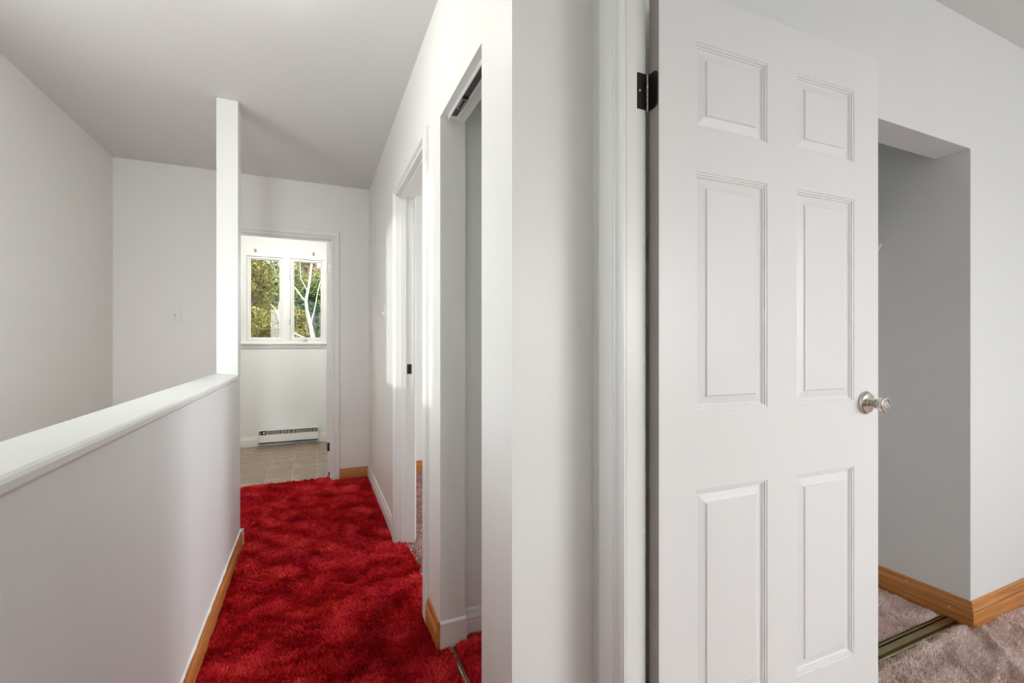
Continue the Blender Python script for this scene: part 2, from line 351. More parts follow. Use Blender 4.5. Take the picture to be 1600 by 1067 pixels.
# bathroom floor: every tile is a piece
ft = empty('floor_bathroom', (0, 0, 0), 'brown and grey stone-look tile floor beyond the red carpet', 'floor', 'structure')
bx('grout_bed', GROUT, (XL, YF1 + .03, -.10), (.43, 5.70, -.003), ft)
bx('threshold_strip', DRYWALL, (XL, YF1, -.10), (.43, YF1 + .032, .002), ft)
tile_mesh = {}
rnd = random.Random(4)
for c in range(-5, 3):
    x0, x1 = .03 + .2 * c + .0035, .03 + .2 * (c + 1) - .0035
    x0, x1 = max(x0, XL + .01), min(x1, .425)
    if x1 - x0 < .02: continue
    y = YF1 + .034 - (.15 if c % 2 else .02)
    while y < 5.70:
        y0, y1 = max(y, YF1 + .036), min(y + .297, 5.697)
        if y1 - y0 > .03:
            key = (round(x1 - x0, 4), round(y1 - y0, 4))
            if key not in tile_mesh:
                hx, hy = (x1 - x0) / 2, (y1 - y0) / 2
                ring = lambda e, z: [(-hx + e, -hy + e, z), (hx - e, -hy + e, z), (hx - e, hy - e, z), (-hx + e, hy - e, z)]
                t = MB().loops([ring(0, -.003), ring(0, .0012), ring(.0015, .0025)]).build('tile', TILE, ft); tile_mesh[key] = t.data
            else:
                t = bpy.data.objects.new('tile', tile_mesh[key]); COL.objects.link(t); t.parent = ft
            t.location = ((x0 + x1) / 2, (y0 + y1) / 2, rnd.uniform(-.0003, .0003))
        y += .300

# half wall with post and cap
hw = empty('wall_half', (-.42, 2.93, 0), 'half wall with a ledge and a square post beside the red hall', 'wall', 'structure')
def loc(o, par): o.location = tuple(-c for c in par.location); return o
loc(bx('wall_body', WALLC, (-.4705, -.6, 0), (-.375, 2.93, .944), hw), hw)
cap = MB().loops([[(-.473, yy, .942), (-.473, yy, .978), (-.471, yy, .981), (-.376, yy, .970), (-.371, yy, .966), (-.369, yy, .960), (-.3695, yy, .948), (-.374, yy, .941)] for yy in (-.6, .4, 1.3, 2.2, 2.828)]).build('ledge', TRIM, hw)
tag(cap, 'glossy white painted ledge'); loc(cap, hw)
loc(bx('post', TRIM, (-.4714, 2.83, .940), (-.372, 2.93, CEIL), hw, .002), hw)
bb = baseboard('baseboard_half_wall', OAKY, 'x', -.375, 1, -.6, 2.93, 'oak baseboard along the half wall, flecked with white paint', .098)
ps = MB()
rr = random.Random(9); rings = []
for i in range(90):
    yy = -.6 + 3.53 * i / 89; a = .001 + .003 * rr.random() + (.006 if rr.random() < .12 else 0)
    rings.append([(-.376, yy, .0975), (-.3705 + a * .4, yy, .0985 - a * .3), (-.3695 + a * .3, yy, .1), (-.376, yy, .106)])
tag(ps.loops(rings).build('paint_edge', TRIM, bb), 'ragged white paint along the top edge')
bx('end_block', TRIM, (-.375, 2.93, 0), (-.358, 2.938, .104), bb)

# baseboards
baseboard('baseboard_far', OAKX, 'y', YF0, -1, .197, XH - .002, 'short oak baseboard between bathroom door and hall corner', .098)
baseboard('baseboard_far_left', OAKX, 'y', YF0, -1, XL, -.66, 'oak baseboard on the far wall left of the bathroom door', .098)
baseboard('baseboard_right', TRIM, 'x', XH, -1, 2.68, YF0, 'white painted baseboard on the right of the hall', .105)
baseboard('baseboard_closet_jamb', OAKY, 'x', XH, -1, 1.657, 1.834, 'short oak baseboard between bedroom casing and hall closet', .105, 1.25)
baseboard('baseboard_closet_end', TRIM, 'y', 1.70, -1, XB, 1.05, 'white baseboard inside the hall closet', .105)
baseboard('baseboard_bedroom', OAKX, 'y', YF0, -1, XB, 4.0, 'oak baseboard at the far side of the bedroom', .098)
baseboard('baseboard_bathroom', TRIM, 'y', 5.70, -1, XL, .43, 'white baseboard on the bathroom wall beside the heater', .110)
br = baseboard('baseboard_room', OAKX, 'y', .94, -1, 2.42, 2.62, 'pale oak baseboard of two lengths right of the closet corner', .105, 1.2, m0=-1)
baseboard('board_length', OAKX, 'y', .94, -1, 2.6215, 4.0, None, .105, 1.2, parent=br)
bc = baseboard('baseboard_closet', OAKY, 'x', 2.42, -1, .94, 1.65, 'dark oak baseboard inside the right-hand closet', .105, 1.2, m0=-1)
for yy, zz in ((1.15, .088), (1.00, .055)):
    MB().lathe([(0, -.001), (.0028, -.001), (.0024, .0012), (0, .0014)], (2.4045 if zz < .06 else 2.4075, yy, zz), '-x', 10).build('nail_head', PLATE, bc)

# painted wrap at the foot of the hall closet jamb
o = MB()
rings = []
for i, (z, e) in enumerate(((0, .003), (.004, .005), (.085, .005), (.098, .0065), (.103, .004), (.106, .0005))):
    rings.append([(XH - .001, 1.657 - e, z), (XB + e, 1.657 - e, z), (XB + e, 1.70, z), (XH + .001, 1.6575, z)])
o = o.loops(rings).build('trim_jamb_foot', TRIM); tag(o, 'lumpy white painted block at the foot of the closet jamb', 'trim', kind='structure')

# ---------------------------------------------------------------- panel doors
def panel_mesh(w_, h_, th):
    prof = [(0, 0), (.0015, .0022), (.0050, .0030), (.0060, .0062), (.0095, .0066), (.0105, .0098), (.014, .0118), (.0165, .0118), (.036, .0062), (.0385, .0026), (.0400, .0022)]
    mb = MB()
    for sgn in (1, -1):
        y0 = 0 if sgn == 1 else th
        rings = [[(e, y0 + sgn * d, e), (w_ - e, y0 + sgn * d, e), (w_ - e, y0 + sgn * d, h_ - e), (e, y0 + sgn * d, h_ - e)] for e, d in prof]
        mb.loops(rings, cap=False); n = len(mb.v); mb.f.append((n - 4, n - 3, n - 2, n - 1))
    return mb
KNOB_ROSE = [(0, 0), (.0325, 0), (.0335, .002), (.0335, .0045), (.031, .0065), (.0295, .008), (.0285, .010), (.022, .0125), (.0165, .0135), (.0155, .0165), (.0115, .018), (0, .018)]
KNOB = [(0, .014), (.0095, .014), (.0085, .020), (.009, .024), (.0125, .028), (.0165, .034), (.0195, .041), (.0212, .047), (.0222, .0485), (.0225, .053), (.0208, .0555), (.0175, .0565), (.0155, .0562), (.0145, .0535), (.0120, .0535), (.0112, .0560), (.0075, .0568), (0, .0570)]
def panel_door(name, loc_, ang, W, ht, label, knob_side=1, z0=.015, cat='door', edge=None):
    """origin: hinge-side lower corner of the face at local y=0; the leaf runs along +x, thickness +y"""
    root = empty(name, loc_, label, cat, 'structure', rz=ang); th = .035
    k = W / .8115; xs = [0, .1105 * k, .352 * k, .461 * k, .7015 * k, W]
    zs = [z0, .235, .784, .974, 1.561, 1.667, 1.877, ht]
    hole = {(1, 1), (1, 3), (1, 5), (3, 1), (3, 3), (3, 5)}
    mb = MB()
    for i in range(5):
        for j in range(7):
            if (i, j) in hole: continue
            for y, fl_ in ((0, 0), (th, 1)):
                q = len(mb.v); mb.v += [(xs[i], y, zs[j]), (xs[i + 1], y, zs[j]), (xs[i + 1], y, zs[j + 1]), (xs[i], y, zs[j + 1])]; mb.f.append((q, q + 1, q + 2, q + 3))
    for a, b in (((0, z0), (W, z0)), ((W, z0), (W, ht)), ((W, ht), (0, ht))):
        q = len(mb.v); mb.v += [(a[0], 0, a[1]), (b[0], 0, b[1]), (b[0], th, b[1]), (a[0], th, a[1])]; mb.f.append((q, q + 1, q + 2, q + 3))
    import bmesh
    lf = mb.build('door_leaf', DOORP, root)
    bm = bmesh.new(); bm.from_mesh(lf.data); bmesh.ops.remove_doubles(bm, verts=bm.verts, dist=1e-6); bmesh.ops.recalc_face_normals(bm, faces=bm.faces); bm.to_mesh(lf.data); bm.free()
    tag(bx('hinge_edge', edge or EDGE, (-.0004, .0006, z0), (.0012, th - .0006, ht), root), 'bare brownish primed hinge edge' if edge is None else 'white painted hinge edge')
    for (i, j) in sorted(hole):
        panel_mesh(xs[i + 1] - xs[i], zs[j + 1] - zs[j], th).build('raised_panel', DOORP, root, loc=(xs[i], 0, zs[j]))
    kn = MB().lathe(KNOB_ROSE, (0, 0, 0), '-y', 40).build('door_knob', NICKEL, root, smooth=True, loc=(W - .060, 0, .967)); tag(kn, 'satin nickel privacy knob')
    MB().lathe(KNOB, (0, 0, 0), '-y', 40).build('knob_grip', NICKEL, kn, smooth=True)
    MB().box((-.007, -.0125, -.011), (-.001, -.009, .011)).build('push_pin_slot', STEEL, kn, .001).location = (-.014, .0005, 0)
    bx('latch_plate', STEEL, (W - .0002, .006, .94), (W + .0012, .029, .994), root)
    return root
def hinge(parent, loc_, ang_jamb, ang_leaf, hgt=.086, wj=.031, wl=.031, m=BRONZE):
    """two leaves around a pin, local origin at the pin's middle"""
    h = bpy.data.objects.new('hinge', None); COL.objects.link(h); h.parent = parent; h.location = loc_; h.empty_display_size = .02
    for nm, a, w_, rnd_ in (('jamb_leaf', ang_jamb, wj, 0), ('door_leaf_plate', ang_leaf, wl, 1)):
        r = .012; pts = [(0.002, -hgt / 2)]
        if rnd_:
            pts += [(w_ - r + r * sin(t), -hgt / 2 + r - r * cos(t)) for t in np.linspace(0, pi / 2, 6)] + [(w_ - r + r * cos(t), hgt / 2 - r + r * sin(t)) for t in np.linspace(0, pi / 2, 6)]
        else: pts += [(w_, -hgt / 2), (w_, hgt / 2)]
        pts += [(0.002, hgt / 2)]
        l = MB().loops([[(x, y, z) for x, z in pts] for y in (-.0012, .0012)]).build(nm, m, h); l.rotation_euler = (0, 0, a)
        if w_ > .02:
            for q, (sx, sz) in enumerate(((.012, -.028), (.022, 0), (.012, .028))):
                pass
    kb = MB()
    for q in range(5):
        za = -hgt / 2 + hgt * q / 5 + .0006; zb = -hgt / 2 + hgt * (q + 1) / 5 - .0006
        kb.lathe([(0, za), (.0036, za), (.0042, za + .001), (.0042, zb - .001), (.0036, zb), (0, zb)], (0, 0, 0), 'z', 14)
    kb.lathe([(0, -hgt / 2 - .004), (.003, -hgt / 2 - .003), (.0034, -hgt / 2), (0.0034, hgt / 2), (.0045, hgt / 2 + .001), (.004, hgt / 2 + .004), (0, hgt / 2 + .005)], (0, 0, 0), 'z', 14)
    tag(kb.build('knuckle', STEEL, h, smooth=True), 'worn bright knuckle')
    return h

DOOR_ANG = -math.asin(.0334)
d1 = panel_door('door_1', (.7414, .8395, 0), DOOR_ANG, .8115, 1.994, 'large open white six-panel door with a satin nickel knob')
# hinges of the big door (pin stands at the room edge of the jamb)
for zc in (1.744, .28):
    hg = hinge(d1, (-.0065, .0335, zc), 0, 0)
    for c in hg.children:
        if c.name.startswith('jamb_leaf'): c.rotation_euler = (0, 0, pi - DOOR_ANG)
        if c.name.startswith('door_leaf_plate'): c.location = (.0045, 0, 0); c.rotation_euler = (0, 0, -pi / 2)
    for (sx, sy, sz) in ((-.024, -.0016, .0), (-.012, -.0016, .03), (-.012, -.0016, -.03)):
        MB().lathe([(0, 0), (.0036, 0), (.0030, .0010), (.001, .0006), (0, .0004)], (sx, sy, sz), '-y', 12).build('screw', STEEL if sz == 0 else BRONZE, hg)

t1 = empty('trim_1', (.66, .87, 0), 'white moulded casing and jamb the open panel door hangs on', 'door frame', 'structure')
def rel(o, p): o.location = tuple(a - b for a, b in zip(o.location, p.location)); return o
def sub(p, before):
    """move the world-placed meshes just made under p back to where they were drawn"""
    for o in bpy.data.objects:
        if o.name not in before and o.parent == p: o.location = (o.location[0] - p.location[0], o.location[1] - p.location[1], o.location[2] - p.location[2])
names = lambda: {o.name for o in bpy.data.objects}
b4 = names()
casing('casing', TRIM, 'x', XD0, -1, .075, .853, 0, 2.0, .091, .015, t1)
bx('jamb', TRIM, (XD0, .873, 0), (.7300, .893, 2.02), t1); bx('jamb', TRIM, (XD0, .035, 0), (XD1, .055, 2.02), t1); bx('jamb', TRIM, (XD0, .055, 2.0), (XD1, .873, 2.02), t1)
bx('door_stop', TRIM, (XD0 + .001, .853, 0), (.688, .873, 2.0), t1); bx('door_stop', TRIM, (XD0 + .001, .055, 0), (.688, .067, 2.0), t1); bx('door_stop', TRIM, (XD0 + .001, .067, 1.988), (.688, .861, 2.0), t1)
sub(t1, b4)

# bedroom doorway
t2 = empty('trim_2', (XH, 2.25, 0), 'white moulded casing and jamb around the bedroom doorway', 'door frame', 'structure')
b4 = names()
casing('casing', TRIM, 'x', XH, -1, 1.892, 2.619, 0, 1.972, .057, .018, t2)
casing('casing', TRIM, 'x', XB, 1, 1.892, 2.619, 0, 1.972, .057, .015, t2)
bx('jamb', TRIM, (XH, 2.614, 0), (XB, 2.634, 1.992), t2); bx('jamb', TRIM, (XH, 1.872, 0), (XB, 1.892, 1.992), t2); bx('jamb', TRIM, (XH, 1.892, 1.972), (XB, 2.614, 1.992), t2)
bx('door_stop', TRIM, (XH + .018, 2.604, 0), (XH + .050, 2.614, 1.972), t2); bx('door_stop', TRIM, (XH + .018, 1.892, 0), (XH + .050, 1.902, 1.972), t2); bx('door_stop', TRIM, (XH + .018, 1.902, 1.962), (XH + .050, 2.604, 1.972), t2)
sp = bx('strike_plate', BRONZE, (.488, 2.6125, .965), (.513, 2.6142, 1.02), t2)
sub(t2, b4)
d3 = panel_door('door_3', (.545, 1.905, 0), R(-2), .71, 1.96, 'white panel door opened back inside the bedroom', edge=TRIM)

# bathroom doorway
t3 = empty('trim_3', (-.22, YF0, 0), 'white moulded casing and jamb around the bathroom doorway', 'door frame', 'structure')
b4 = names()
casing('casing', TRIM, 'y', YF0, -1, -.582, .138, 0, 1.998, .057, .016, t3)
casing('casing', TRIM, 'y', YF1, 1, -.582, .138, 0, 1.998, .057, .012, t3)
bx('jamb', TRIM, (.133, YF0, 0), (.155, YF1, 2.015), t3); bx('jamb', TRIM, (-.60, YF0, 0), (-.577, YF1, 2.015), t3); bx('jamb', TRIM, (-.577, YF0, 1.993), (.133, YF1, 2.015), t3)
bx('door_stop', TRIM, (-.577, YF0 + .05, 0), (-.567, YF0 + .075, 1.993), t3); bx('door_stop', TRIM, (.123, YF0 + .06, 0), (.133, YF0 + .07, 1.993), t3); bx('door_stop', TRIM, (-.567, YF0 + .05, 1.983), (.123, YF0 + .075, 1.993), t3)
sub(t3, b4)
d2 = panel_door('door_2', (.1035, YF1 + .004, 0), R(90), .70, 1.985, 'white bathroom door standing open edge-on beside its jamb', edge=TRIM)
d2.location = (.137, YF1 + .004, 0); d2.rotation_euler = (0, 0, R(90))
d2.rotation_euler = (0, 0, R(87)); 
for zc in (1.764, .262):
    p = bx('hinge_plate', STEEL if zc > 1 else BRONZE, (-.0022, .006, zc - .036), (-.0003, .031, zc + .036), d2, .0004)
bx('bumper', BLACK, (-.004, .004, .018), (-.0003, .022, .05), d2, .002)

# ---------------------------------------------------------------- closet tracks
def sliding_track(name, label, x0, x1, yc, ww, along):
    pr = [(-.5, 0), (-.5, .3), (-.44, .45), (-.40, .45), (-.38, -.05), (-.30, -.05), (-.27, .8), (-.08, 1.0), (.04, 1.0), (.10, .8), (.12, -.05), (.20, -.05), (.22, .7), (.32, .75), (.34, .1), (.42, .1), (.44, .5), (.5, .3), (.5, 0)]
    P = (lambda a, t, z: (a, yc + t, z)) if along == 'x' else (lambda a, t, z: (yc + t, a, z))
    o = MB().loops([[P(a, t * ww, .001 + z * .014) for t, z in pr] for a in (x0, x1)]).build(name, BRASS)
    return tag(o, label, 'door track')
sliding_track('floor_track', 'brass floor track across the right-hand closet opening', 1.15, 2.402, .995, .064, 'x')
sliding_track('floor_track', 'short brass guide rail at the foot of the hall closet opening', 1.21, 1.64, .4685, .026, 'y')
tk = empty('overhead_track', (.475, 1.43, 1.984), 'grimy overhead sliding track in the hall closet head', 'door track')
b4 = names()
bx('channel', TRACK, (.4585, 1.205, 1.9825), (.4875, 1.630, 1.984), tk)
bx('rail', TRIM, (.4555, 1.205, 1.968), (.4585, 1.632, 1.984), tk); bx('rail', TRIM, (.4875, 1.205, 1.972), (.4905, 1.632, 1.984), tk)
bx('roller_bracket', STEEL, (.4610, 1.490, 1.974), (.4860, 1.560, 1.980), tk, .001); bx('roller_slot', BLACK, (.4700, 1.495, 1.9725), (.4770, 1.552, 1.9745), tk)
sub(tk, b4)

# ---------------------------------------------------------------- closet shelf with bracket
sh = empty('closet_shelf', (1.8, 1.45, 1.62), 'white shelf whose bracket tip shows inside the right-hand closet', 'shelf')
b4 = names()
bx('shelf_board', TRIM, (1.105, 1.285, 1.615), (2.418, 1.645, 1.633), sh)
for x in (2.405, 1.12):
    MB().loops([[(x - .012, 1.243, 1.600), (x + .012, 1.243, 1.600), (x + .012, 1.256, 1.604), (x - .012, 1.256, 1.604)],
                [(x - .012, 1.27, 1.555), (x + .012, 1.27, 1.555), (x + .012, 1.282, 1.560), (x - .012, 1.282, 1.560)],
                [(x - .012, 1.62, 1.28), (x + .012, 1.62, 1.28), (x + .012, 1.64, 1.29), (x - .012, 1.64, 1.29)]]).build('bracket', PLATE, sh)
sub(sh, b4)

# ---------------------------------------------------------------- light switches
def switch(name, loc_, rz, label, screws=True):
    r = empty(name, loc_, label, 'light switch', group=None, rz=rz)
    n = MB(); n.loops([[(-.0355, 0, -.0585), (.0355, 0, -.0585), (.0355, 0, .0585), (-.0355, 0, .0585)], [(-.0355, -.003, -.0585), (.0355, -.003, -.0585), (.0355, -.003, .0585), (-.0355, -.003, .0585)], [(-.033, -.0055, -.056), (.033, -.0055, -.056), (.033, -.0055, .056), (-.033, -.0055, .056)]])
    n.build('cover_plate', PLATE, r)
    MB().loops([[(-.005, -.0055, -.011), (.005, -.0055, -.011), (.005, -.0055, .011), (-.005, -.0055, .011)], [(-.0038, -.015, .001), (.0038, -.015, .001), (.0038, -.0145, .009), (-.0038, -.0145, .009)]]).build('toggle', PLATE, r)
    bx('toggle_slot', GREY, (-.0065, -.0061, -.0125), (.0065, -.0052, .0125), r)
    for z in (-.030, .030): MB().lathe([(0, .005), (.003, .005), (.0025, .0064), (0, .0066)], (0, 0, z), '-y', 10).build('screw', GREY, r)
    return r
switch('light_switch', (-.926, YF0, H + .20), 0, 'white light switch on the far wall above the half wall')
switch('light_switch', (XH, 3.12, H + .19), R(-90), 'white light switch seen edge-on beside the bedroom door casing')

# ---------------------------------------------------------------- baseboard heater
ht = empty('baseboard_heater', (-.25, 5.70, 0), 'low white electric heater with a slotted grille under the window', 'heater')
b4 = names()
hx0, hx1, hz0, hz1 = -.552, .047, .038, .186
prof = [(5.687, hz1), (5.632, hz1), (5.628, hz1 - .004), (5.628, hz1 - .012)]
bx('back_panel', HEAT, (hx0, 5.680, hz0), (hx1, 5.687, hz1), ht)
bx('top_cover', HEAT, (hx0, 5.628, hz1 - .008), (hx1, 5.687, hz1), ht, .002)
bx('front_cover', HEAT, (hx0, 5.622, hz0 + .014), (hx1, 5.630, hz1 - .052), ht, .002)
bx('end_cap', HEAT, (hx0 - .004, 5.624, hz0), (hx0 + .004, 5.687, hz1), ht); bx('end_cap', HEAT, (hx1 - .004, 5.624, hz0), (hx1 + .004, 5.687, hz1), ht)
bx('heating_element', BLACK, (hx0 + .004, 5.634, hz0 + .001), (hx1 - .004, 5.675, hz1 - .01), ht)
nf = 44
fin = None
for i in range(nf):
    x = hx0 + .010 + (hx1 - hx0 - .02) * i / (nf - 1)
    if abs(x - (hx0 + .055)) < .02: continue
    if fin is None: fin = bx('grille_fin', HEAT, (-.0018, 5.626, hz1 - .054), (.0018, 5.640, hz1 - .007), ht); fin.location = (x, 0, 0)
    else:
        f2 = fin.copy(); COL.objects.link(f2); f2.location = (x, 0, 0)
MB().lathe([(0, 0), (.011, 0), (.010, .010), (0, .011)], (hx0 + .055, 5.640, hz1 - .031), '-y', 20).build('thermostat_knob', PLATE, ht)
sub(ht, b4)

# ---------------------------------------------------------------- bathroom window
w1 = empty('window_1', (-.28, 5.70, H), 'white double casement window in the bathroom, trees outside', 'window', 'structure')
b4 = names()
zt, zb = 2.114, 1.144
bx('frame_side', TRIM, (-.689, 5.695, zb), (-.668, 5.80, zt), w1); bx('frame_side', TRIM, (.107, 5.695, zb), (.128, 5.80, zt), w1)
bx('frame_head', TRIM, (-.668, 5.695, zt - .022), (.107, 5.80, zt), w1); bx('frame_foot', TRIM, (-.668, 5.70, zb), (.107, 5.80, zb + .02), w1)
bx('mullion', TRIM, (-.316, 5.688, zb), (-.242, 5.80, zt), w1, .002)
for (a, b, ga, gb) in ((-.665, -.318, -.634, -.352), (-.240, .106, -.202, .075)):
    s = MB(); y0, y1 = 5.712, 5.755; z0_, z1_ = zb + .022, zt - .024; gz0, gz1 = H + .058, H + .918
    rings = []
    for (e, y) in ((0, y1), (0, y0), (.6, y0), (.8, y0 + .008), (1, y0 + .010), (1, y1)):
        L = a + (ga - a) * e; Rr = b + (gb - b) * e; B = z0_ + (gz0 - z0_) * e; T = z1_ + (gz1 - z1_) * e
        rings.append([(L, y, B), (Rr, y, B), (Rr, y, T), (L, y, T)])
    rings.append(rings[0]); sa = s.loops(rings, cap=False).build('sash', TRIM, w1)
    bx('pane', GLASS, (ga - .004, y0 + .022, gz0 - .004), (gb + .004, y0 + .026, gz1 + .004), sa)
bx('latch', STEEL, (-.250, 5.680, H + .70), (-.243, 5.690, H + .76), w1, .002); bx('latch', STEEL, (-.250, 5.680, H + .20), (-.243, 5.690, H + .26), w1, .002)
ck = bx('crank', STEEL, (-.135, 5.690, H + .020), (-.065, 5.712, H + .036), w1, .003)
MB().tube([(-.12, 5.69, H + .034), (-.10, 5.672, H + .040), (-.075, 5.665, H + .030)], .004).build('crank_arm', GREY, ck)
bx('sill', TRIM, (-.76, 5.655, H - .022), (.16, 5.712, H), w1, .004); bx('apron', TRIM, (-.74, 5.686, H - .062), (.14, 5.70, H - .022), w1, .002)
sub(w1, b4)
for x, z, nm in ((-.585, 1.008, 'left'), (.0, 1.014, 'right')):
    g = empty('curtain_bracket', (x, 5.70, H + z), 'small grey curtain bracket above the ' + nm + ' window sash', 'bracket')
    bx('mounting_plate', GREY, (-.012, -.003, -.020), (.012, 0, .020), g, .001)
    MB().tube([(0, -.002, 0), (0, -.022, .002), (0, -.030, .012)], .005).build('hook', GREY, g)

# windows outside the frame
def plain_window(name, axis, plane0, plane1, a0, a1, z0, z1, label):
    r = empty(name, ((a0 + a1) / 2, (plane0 + plane1) / 2, z0) if axis == 'y' else ((plane0 + plane1) / 2, (a0 + a1) / 2, z0), label, 'window', 'structure')
    b4 = names(); pm = (plane0 + plane1) / 2
    B = (lambda n, m, A0, A1, Z0, Z1, t: bx(n, m, (A0, pm - t, Z0), (A1, pm + t, Z1), r)) if axis == 'y' else (lambda n, m, A0, A1, Z0, Z1, t: bx(n, m, (pm - t, A0, Z0), (pm + t, A1, Z1), r))
    B('frame_side', TRIM, a0, a0 + .05, z0, z1, .04); B('frame_side', TRIM, a1 - .05, a1, z0, z1, .04); B('frame_head', TRIM, a0 + .05, a1 - .05, z1 - .05, z1, .04); B('frame_foot', TRIM, a0 + .05, a1 - .05, z0, z0 + .05, .04)
    am = (a0 + a1) / 2; B('mullion', TRIM, am - .03, am + .03, z0 + .05, z1 - .05, .035)
    B('pane', GLASS, a0 + .05, am - .03, z0 + .05, z1 - .05, .003); B('pane', GLASS, am + .03, a1 - .05, z0 + .05, z1 - .05, .003)
    sub(r, b4)
plain_window('window_2', 'y', -2.75, -2.6, -.25, .45, .85, 2.05, 'window behind the camera at the near end of the hall')  # invented opening around the hall fill light
plain_window('window_6', 'y', -2.75, -2.6, -1.2, -.56, .3, 2.1, 'tall narrow window at the near end of the stairwell')  # invented opening for the stairwell end fill
plain_window('window_3', 'y', -2.75, -2.6, 1.45, 3.35, .85, 2.05, 'wide window behind the camera in the right-hand room')
plain_window('window_4', 'x', XL - .15, XL, 1.10, 2.46, .95, 2.08, 'window over the stairwell, left of the camera')  # invented opening, sized for the sun patch on the hall wall
plain_window('window_5', 'x', 4.0, 4.15, 2.35, 3.65, .9, 2.1, 'bedroom window')  # invented opening behind the bedroom fill

# hall ceiling lamp just above the frame; unseen bathroom lamp added for brightness
for nm, (x, y), lab in (('hall', (-.21, 1.60), 'round frosted ceiling lamp over the hall'), ('bath', (-.3, 4.55), 'round frosted ceiling lamp in the bathroom')):
    l = empty('ceiling_lamp', (x, y, CEIL), lab, 'lamp')
    MB().lathe([(0, 0), (.075, 0), (.075, -.018), (.068, -.022), (0, -.022)], (0, 0, 0), 'z', 32).build('lamp_base', PLATE, l, smooth=True)
    MB().lathe([(0, -.022)] + [(.11 * cos(t), -.024 - .075 * sin(t)) for t in np.linspace(0, pi / 2 - .02, 9)] + [(0, -.099)], (0, 0, 0), 'z', 28).build('frosted_dome', GLOW if nm == 'hall' else GLOWB, l, smooth=True)

# ---------------------------------------------------------------- garden outside the bathroom window
def leaf_mat(name, c1, c2, c3):
    m = bpy.data.materials.new(name); m.use_nodes = True; t = m.node_tree; p = t.nodes['Principled BSDF']
    g = t.nodes.new('ShaderNodeNewGeometry'); cr = t.nodes.new('ShaderNodeValToRGB'); e = cr.color_ramp.elements
    e[0].color = (*c1, 1); e[1].color = (*c3, 1); q = e.new(.5); q.color = (*c2, 1)
    t.links.new(g.outputs['Random Per Island'], cr.inputs[0]); t.links.new(cr.outputs[0], p.inputs['Base Color']); p.inputs['Roughness'].default_value = .55
    p.inputs['Transmission Weight'].default_value = 0
    tr = t.nodes.new('ShaderNodeBsdfTranslucent'); mx = t.nodes.new('ShaderNodeMixShader'); mx.inputs[0].default_value = .3
    t.links.new(cr.outputs[0], tr.inputs[0]); out = t.nodes['Material Output']
    t.links.new(p.outputs[0], mx.inputs[1]); t.links.new(tr.outputs[0], mx.inputs[2]); t.links.new(mx.outputs[0], out.inputs[0])
    return m
YEL = leaf_mat('yellow_green_leaves', (.07, .07, .015), (.24, .21, .045), (.42, .38, .11))
GRN = leaf_mat('green_leaves', (.02, .04, .015), (.13, .19, .05), (.45, .52, .20))
DRK = leaf_mat('dark_green_leaves', (.012, .03, .02), (.05, .09, .05), (.16, .22, .12))
RUS = leaf_mat('russet_leaves', (.16, .07, .04), (.30, .17, .09), (.45, .34, .2))
def foliage(name, m, blobs, n, size, parent, seed):
    rng = np.random.default_rng(seed); bl = np.array(blobs); pr = bl[:, 3] ** 2; idx = rng.choice(len(bl), n, p=pr / pr.sum())
    d = rng.normal(size=(n, 3)); d /= np.linalg.norm(d, axis=1)[:, None]; r = rng.uniform(.35, 1, n) ** .5
    c = bl[idx, :3] + d * (bl[idx, 3] * r)[:, None] * np.array([1, 1, .85])
    u = rng.normal(size=(n, 3)); u /= np.linalg.norm(u, axis=1)[:, None]; v = np.cross(u, rng.normal(size=(n, 3))); v /= np.linalg.norm(v, axis=1)[:, None]
    s = (size * rng.uniform(.6, 1.3, n))[:, None]
    q = np.stack([c - u * s, c + v * s * .45, c + u * s, c - v * s * .45], 1)
    me = bpy.data.meshes.new(name); me.vertices.add(n * 4); me.vertices.foreach_set('co', q.ravel())
    me.loops.add(n * 4); me.loops.foreach_set('vertex_index', np.arange(n * 4, dtype=np.int32)); me.polygons.add(n); me.polygons.foreach_set('loop_start', np.arange(0, n * 4, 4, dtype=np.int32))
    me.update(calc_edges=True); me.materials.append(m); o = bpy.data.objects.new(name, me); COL.objects.link(o); o.parent = parent; o['kind'] = 'stuff'; return o
GZ = -2.9
tag(bx('ground', LAWN, (-40, 6.2, GZ - .3), (40, 60, GZ)), 'garden ground below the bathroom window', 'ground', kind='structure')
def tree(name, base, label, lm, blobs, n, size, trunk, rad, bark, branches=(), seed=1):
    r = empty(name, base, label, 'tree'); b0 = np.array(base)
    L = lambda pts: [tuple(np.array(p) - b0) for p in pts]
    tr = MB().tube(L(trunk), rad, 10).build('trunk', bark, r, smooth=True)
    for pts, rr_ in branches: MB().tube(L(pts), rr_, 7).build('branch', bark, tr if False else r, smooth=True)
    foliage('foliage', lm, [tuple(np.array(b[:3]) - b0) + (b[3],) for b in blobs], n, size, r, seed)
    return r
rg = random.Random(21)
def cloud(cx, cy, cz, R_, k, rb): return [(cx + rg.gauss(0, .45) * R_, cy + rg.gauss(0, .4) * R_, cz + rg.gauss(0, .5) * R_, rb * rg.uniform(.6, 1.3)) for _ in range(k)]
tree('tree', (-1.9, 12.5, GZ), 'yellow-green leafy tree filling the left window sash', YEL, cloud(-1.75, 12.5, 1.5, 1.5, 26, .55) + cloud(-1.1, 12.3, 2.8, .8, 12, .3), 44000, .036,
     [(-1.9, 12.5, GZ), (-1.8, 12.5, 0), (-1.6, 12.5, 1.5), (-1.2, 12.4, 3.0), (-.9, 12.3, 4.0)], [.16, .12, .08, .05, .02], BROWNB,
     [([(-1.6, 12.5, 1.5), (-1.35, 12.4, 2.1), (-.95, 12.2, 2.5)], [.04, .03, .01]), ([(-1.8, 12.5, 1.2), (-1.5, 12.4, 1.9), (-1.45, 12.3, 2.9)], [.04, .03, .01])], 2)
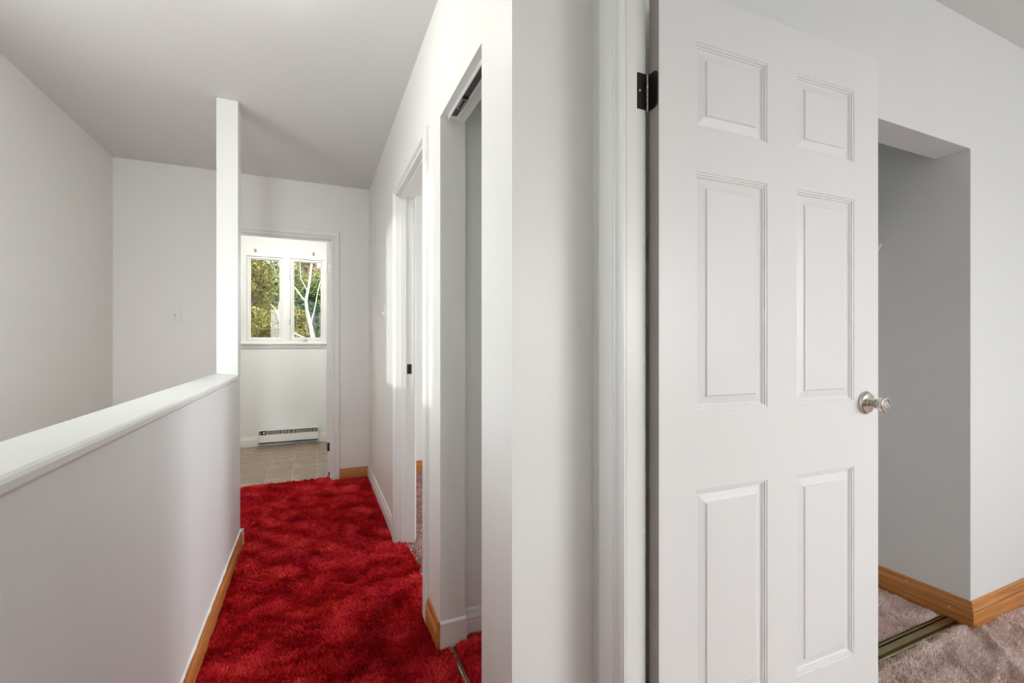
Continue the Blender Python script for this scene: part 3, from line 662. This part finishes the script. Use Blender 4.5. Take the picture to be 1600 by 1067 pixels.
tree('tree', (.08, 9.5, GZ), 'slender white-barked tree forking behind the right window sash', GRN, cloud(.0, 9.6, 2.9, .5, 6, .16), 900, .035,
     [(.12, 9.5, GZ), (.06, 9.5, -1), (.01, 9.5, 1.1), (-.05, 9.5, 1.45), (-.115, 9.5, 1.75), (-.134, 9.5, 1.93), (-.09, 9.5, 2.2), (-.05, 9.5, 2.5), (-.01, 9.5, 2.9), (.06, 9.5, 3.6)], [.06, .05, .042, .036, .030, .028, .022, .02, .016, .008], BARK,
     [([(-.134, 9.5, 1.93), (-.2, 9.52, 2.0), (-.30, 9.55, 2.15), (-.42, 9.6, 2.3), (-.55, 9.6, 2.6)], [.020, .016, .013, .01, .006]),
      ([(-.05, 9.5, 1.5), (.02, 9.52, 1.8), (.07, 9.5, 2.1), (.16, 9.5, 2.5)], [.012, .010, .008, .005]),
      ([(-.11, 9.5, 2.12), (-.22, 9.5, 2.35), (-.25, 9.5, 2.8)], [.010, .008, .005]),
      ([(-.0, 9.5, 1.15), (-.3, 9.45, 1.3), (-.56, 9.4, 1.5), (-.62, 9.4, 1.72), (-.72, 9.4, 1.85)], [.02, .016, .013, .010, .006]),
      ([(-.60, 9.4, 1.66), (-.58, 9.4, 1.90)], [.009, .006])], 3)
tree('tree', (-1.0, 15.6, GZ), 'dark evergreen tree behind the yellow-green one', DRK, cloud(-.85, 15.6, 1.9, .75, 20, .42), 26000, .05, [(-1.0, 15.6, GZ), (-.9, 15.6, 2.4)], [.2, .06], BROWNB, seed=4)
tree('tree', (.3, 19.5, GZ), 'green tree filling the right window sash', GRN, cloud(-.1, 19.5, 2.4, 1.5, 34, .55), 48000, .055, [(.3, 19.5, GZ), (.0, 19.5, 2.6)], [.16, .05], BROWNB, seed=6)
tree('tree', (-.3, 23.5, GZ), 'russet tree high behind the white-barked tree', RUS, cloud(-.5, 23.5, 5.0, .8, 12, .42), 7000, .07, [(-.3, 23.5, GZ), (-.4, 23.5, 2.5), (-.9, 23.5, 6)], [.16, .10, .03], BROWNB,
     [([(-.4, 23.5, 2.7), (-.9, 23.5, 4.2), (-1.0, 23.5, 5.4)], [.07, .05, .02]), ([(-.4, 23.5, 2.7), (0, 23.5, 4.2), (.3, 23.5, 5.8)], [.07, .05, .02])], seed=7)
tree('tree', (-1, 29, GZ), 'broad pale green tree farthest back in the window view', GRN, cloud(-1.2, 29, 2.6, 2.0, 34, .9), 30000, .10, [(-1, 29, GZ), (-1, 29, 4)], [.25, .1], BROWNB, seed=8)
for i, (x, y, lm) in enumerate(((-5, 18, GRN), (-8, 22, YEL), (5, 20, GRN), (9, 24, DRK))):
    tree('tree', (x, y, GZ), ['round green tree far left of the window view', 'yellow tree farthest left beyond the garden', 'green tree right of the window view', 'dark tree farthest right beyond the garden'][i],
         lm, cloud(x, y, .8, 1.8, 12, 1.0), 7000, .12, [(x, y, GZ), (x, y, 1.5)], [.2, .08], BROWNB, seed=30 + i)
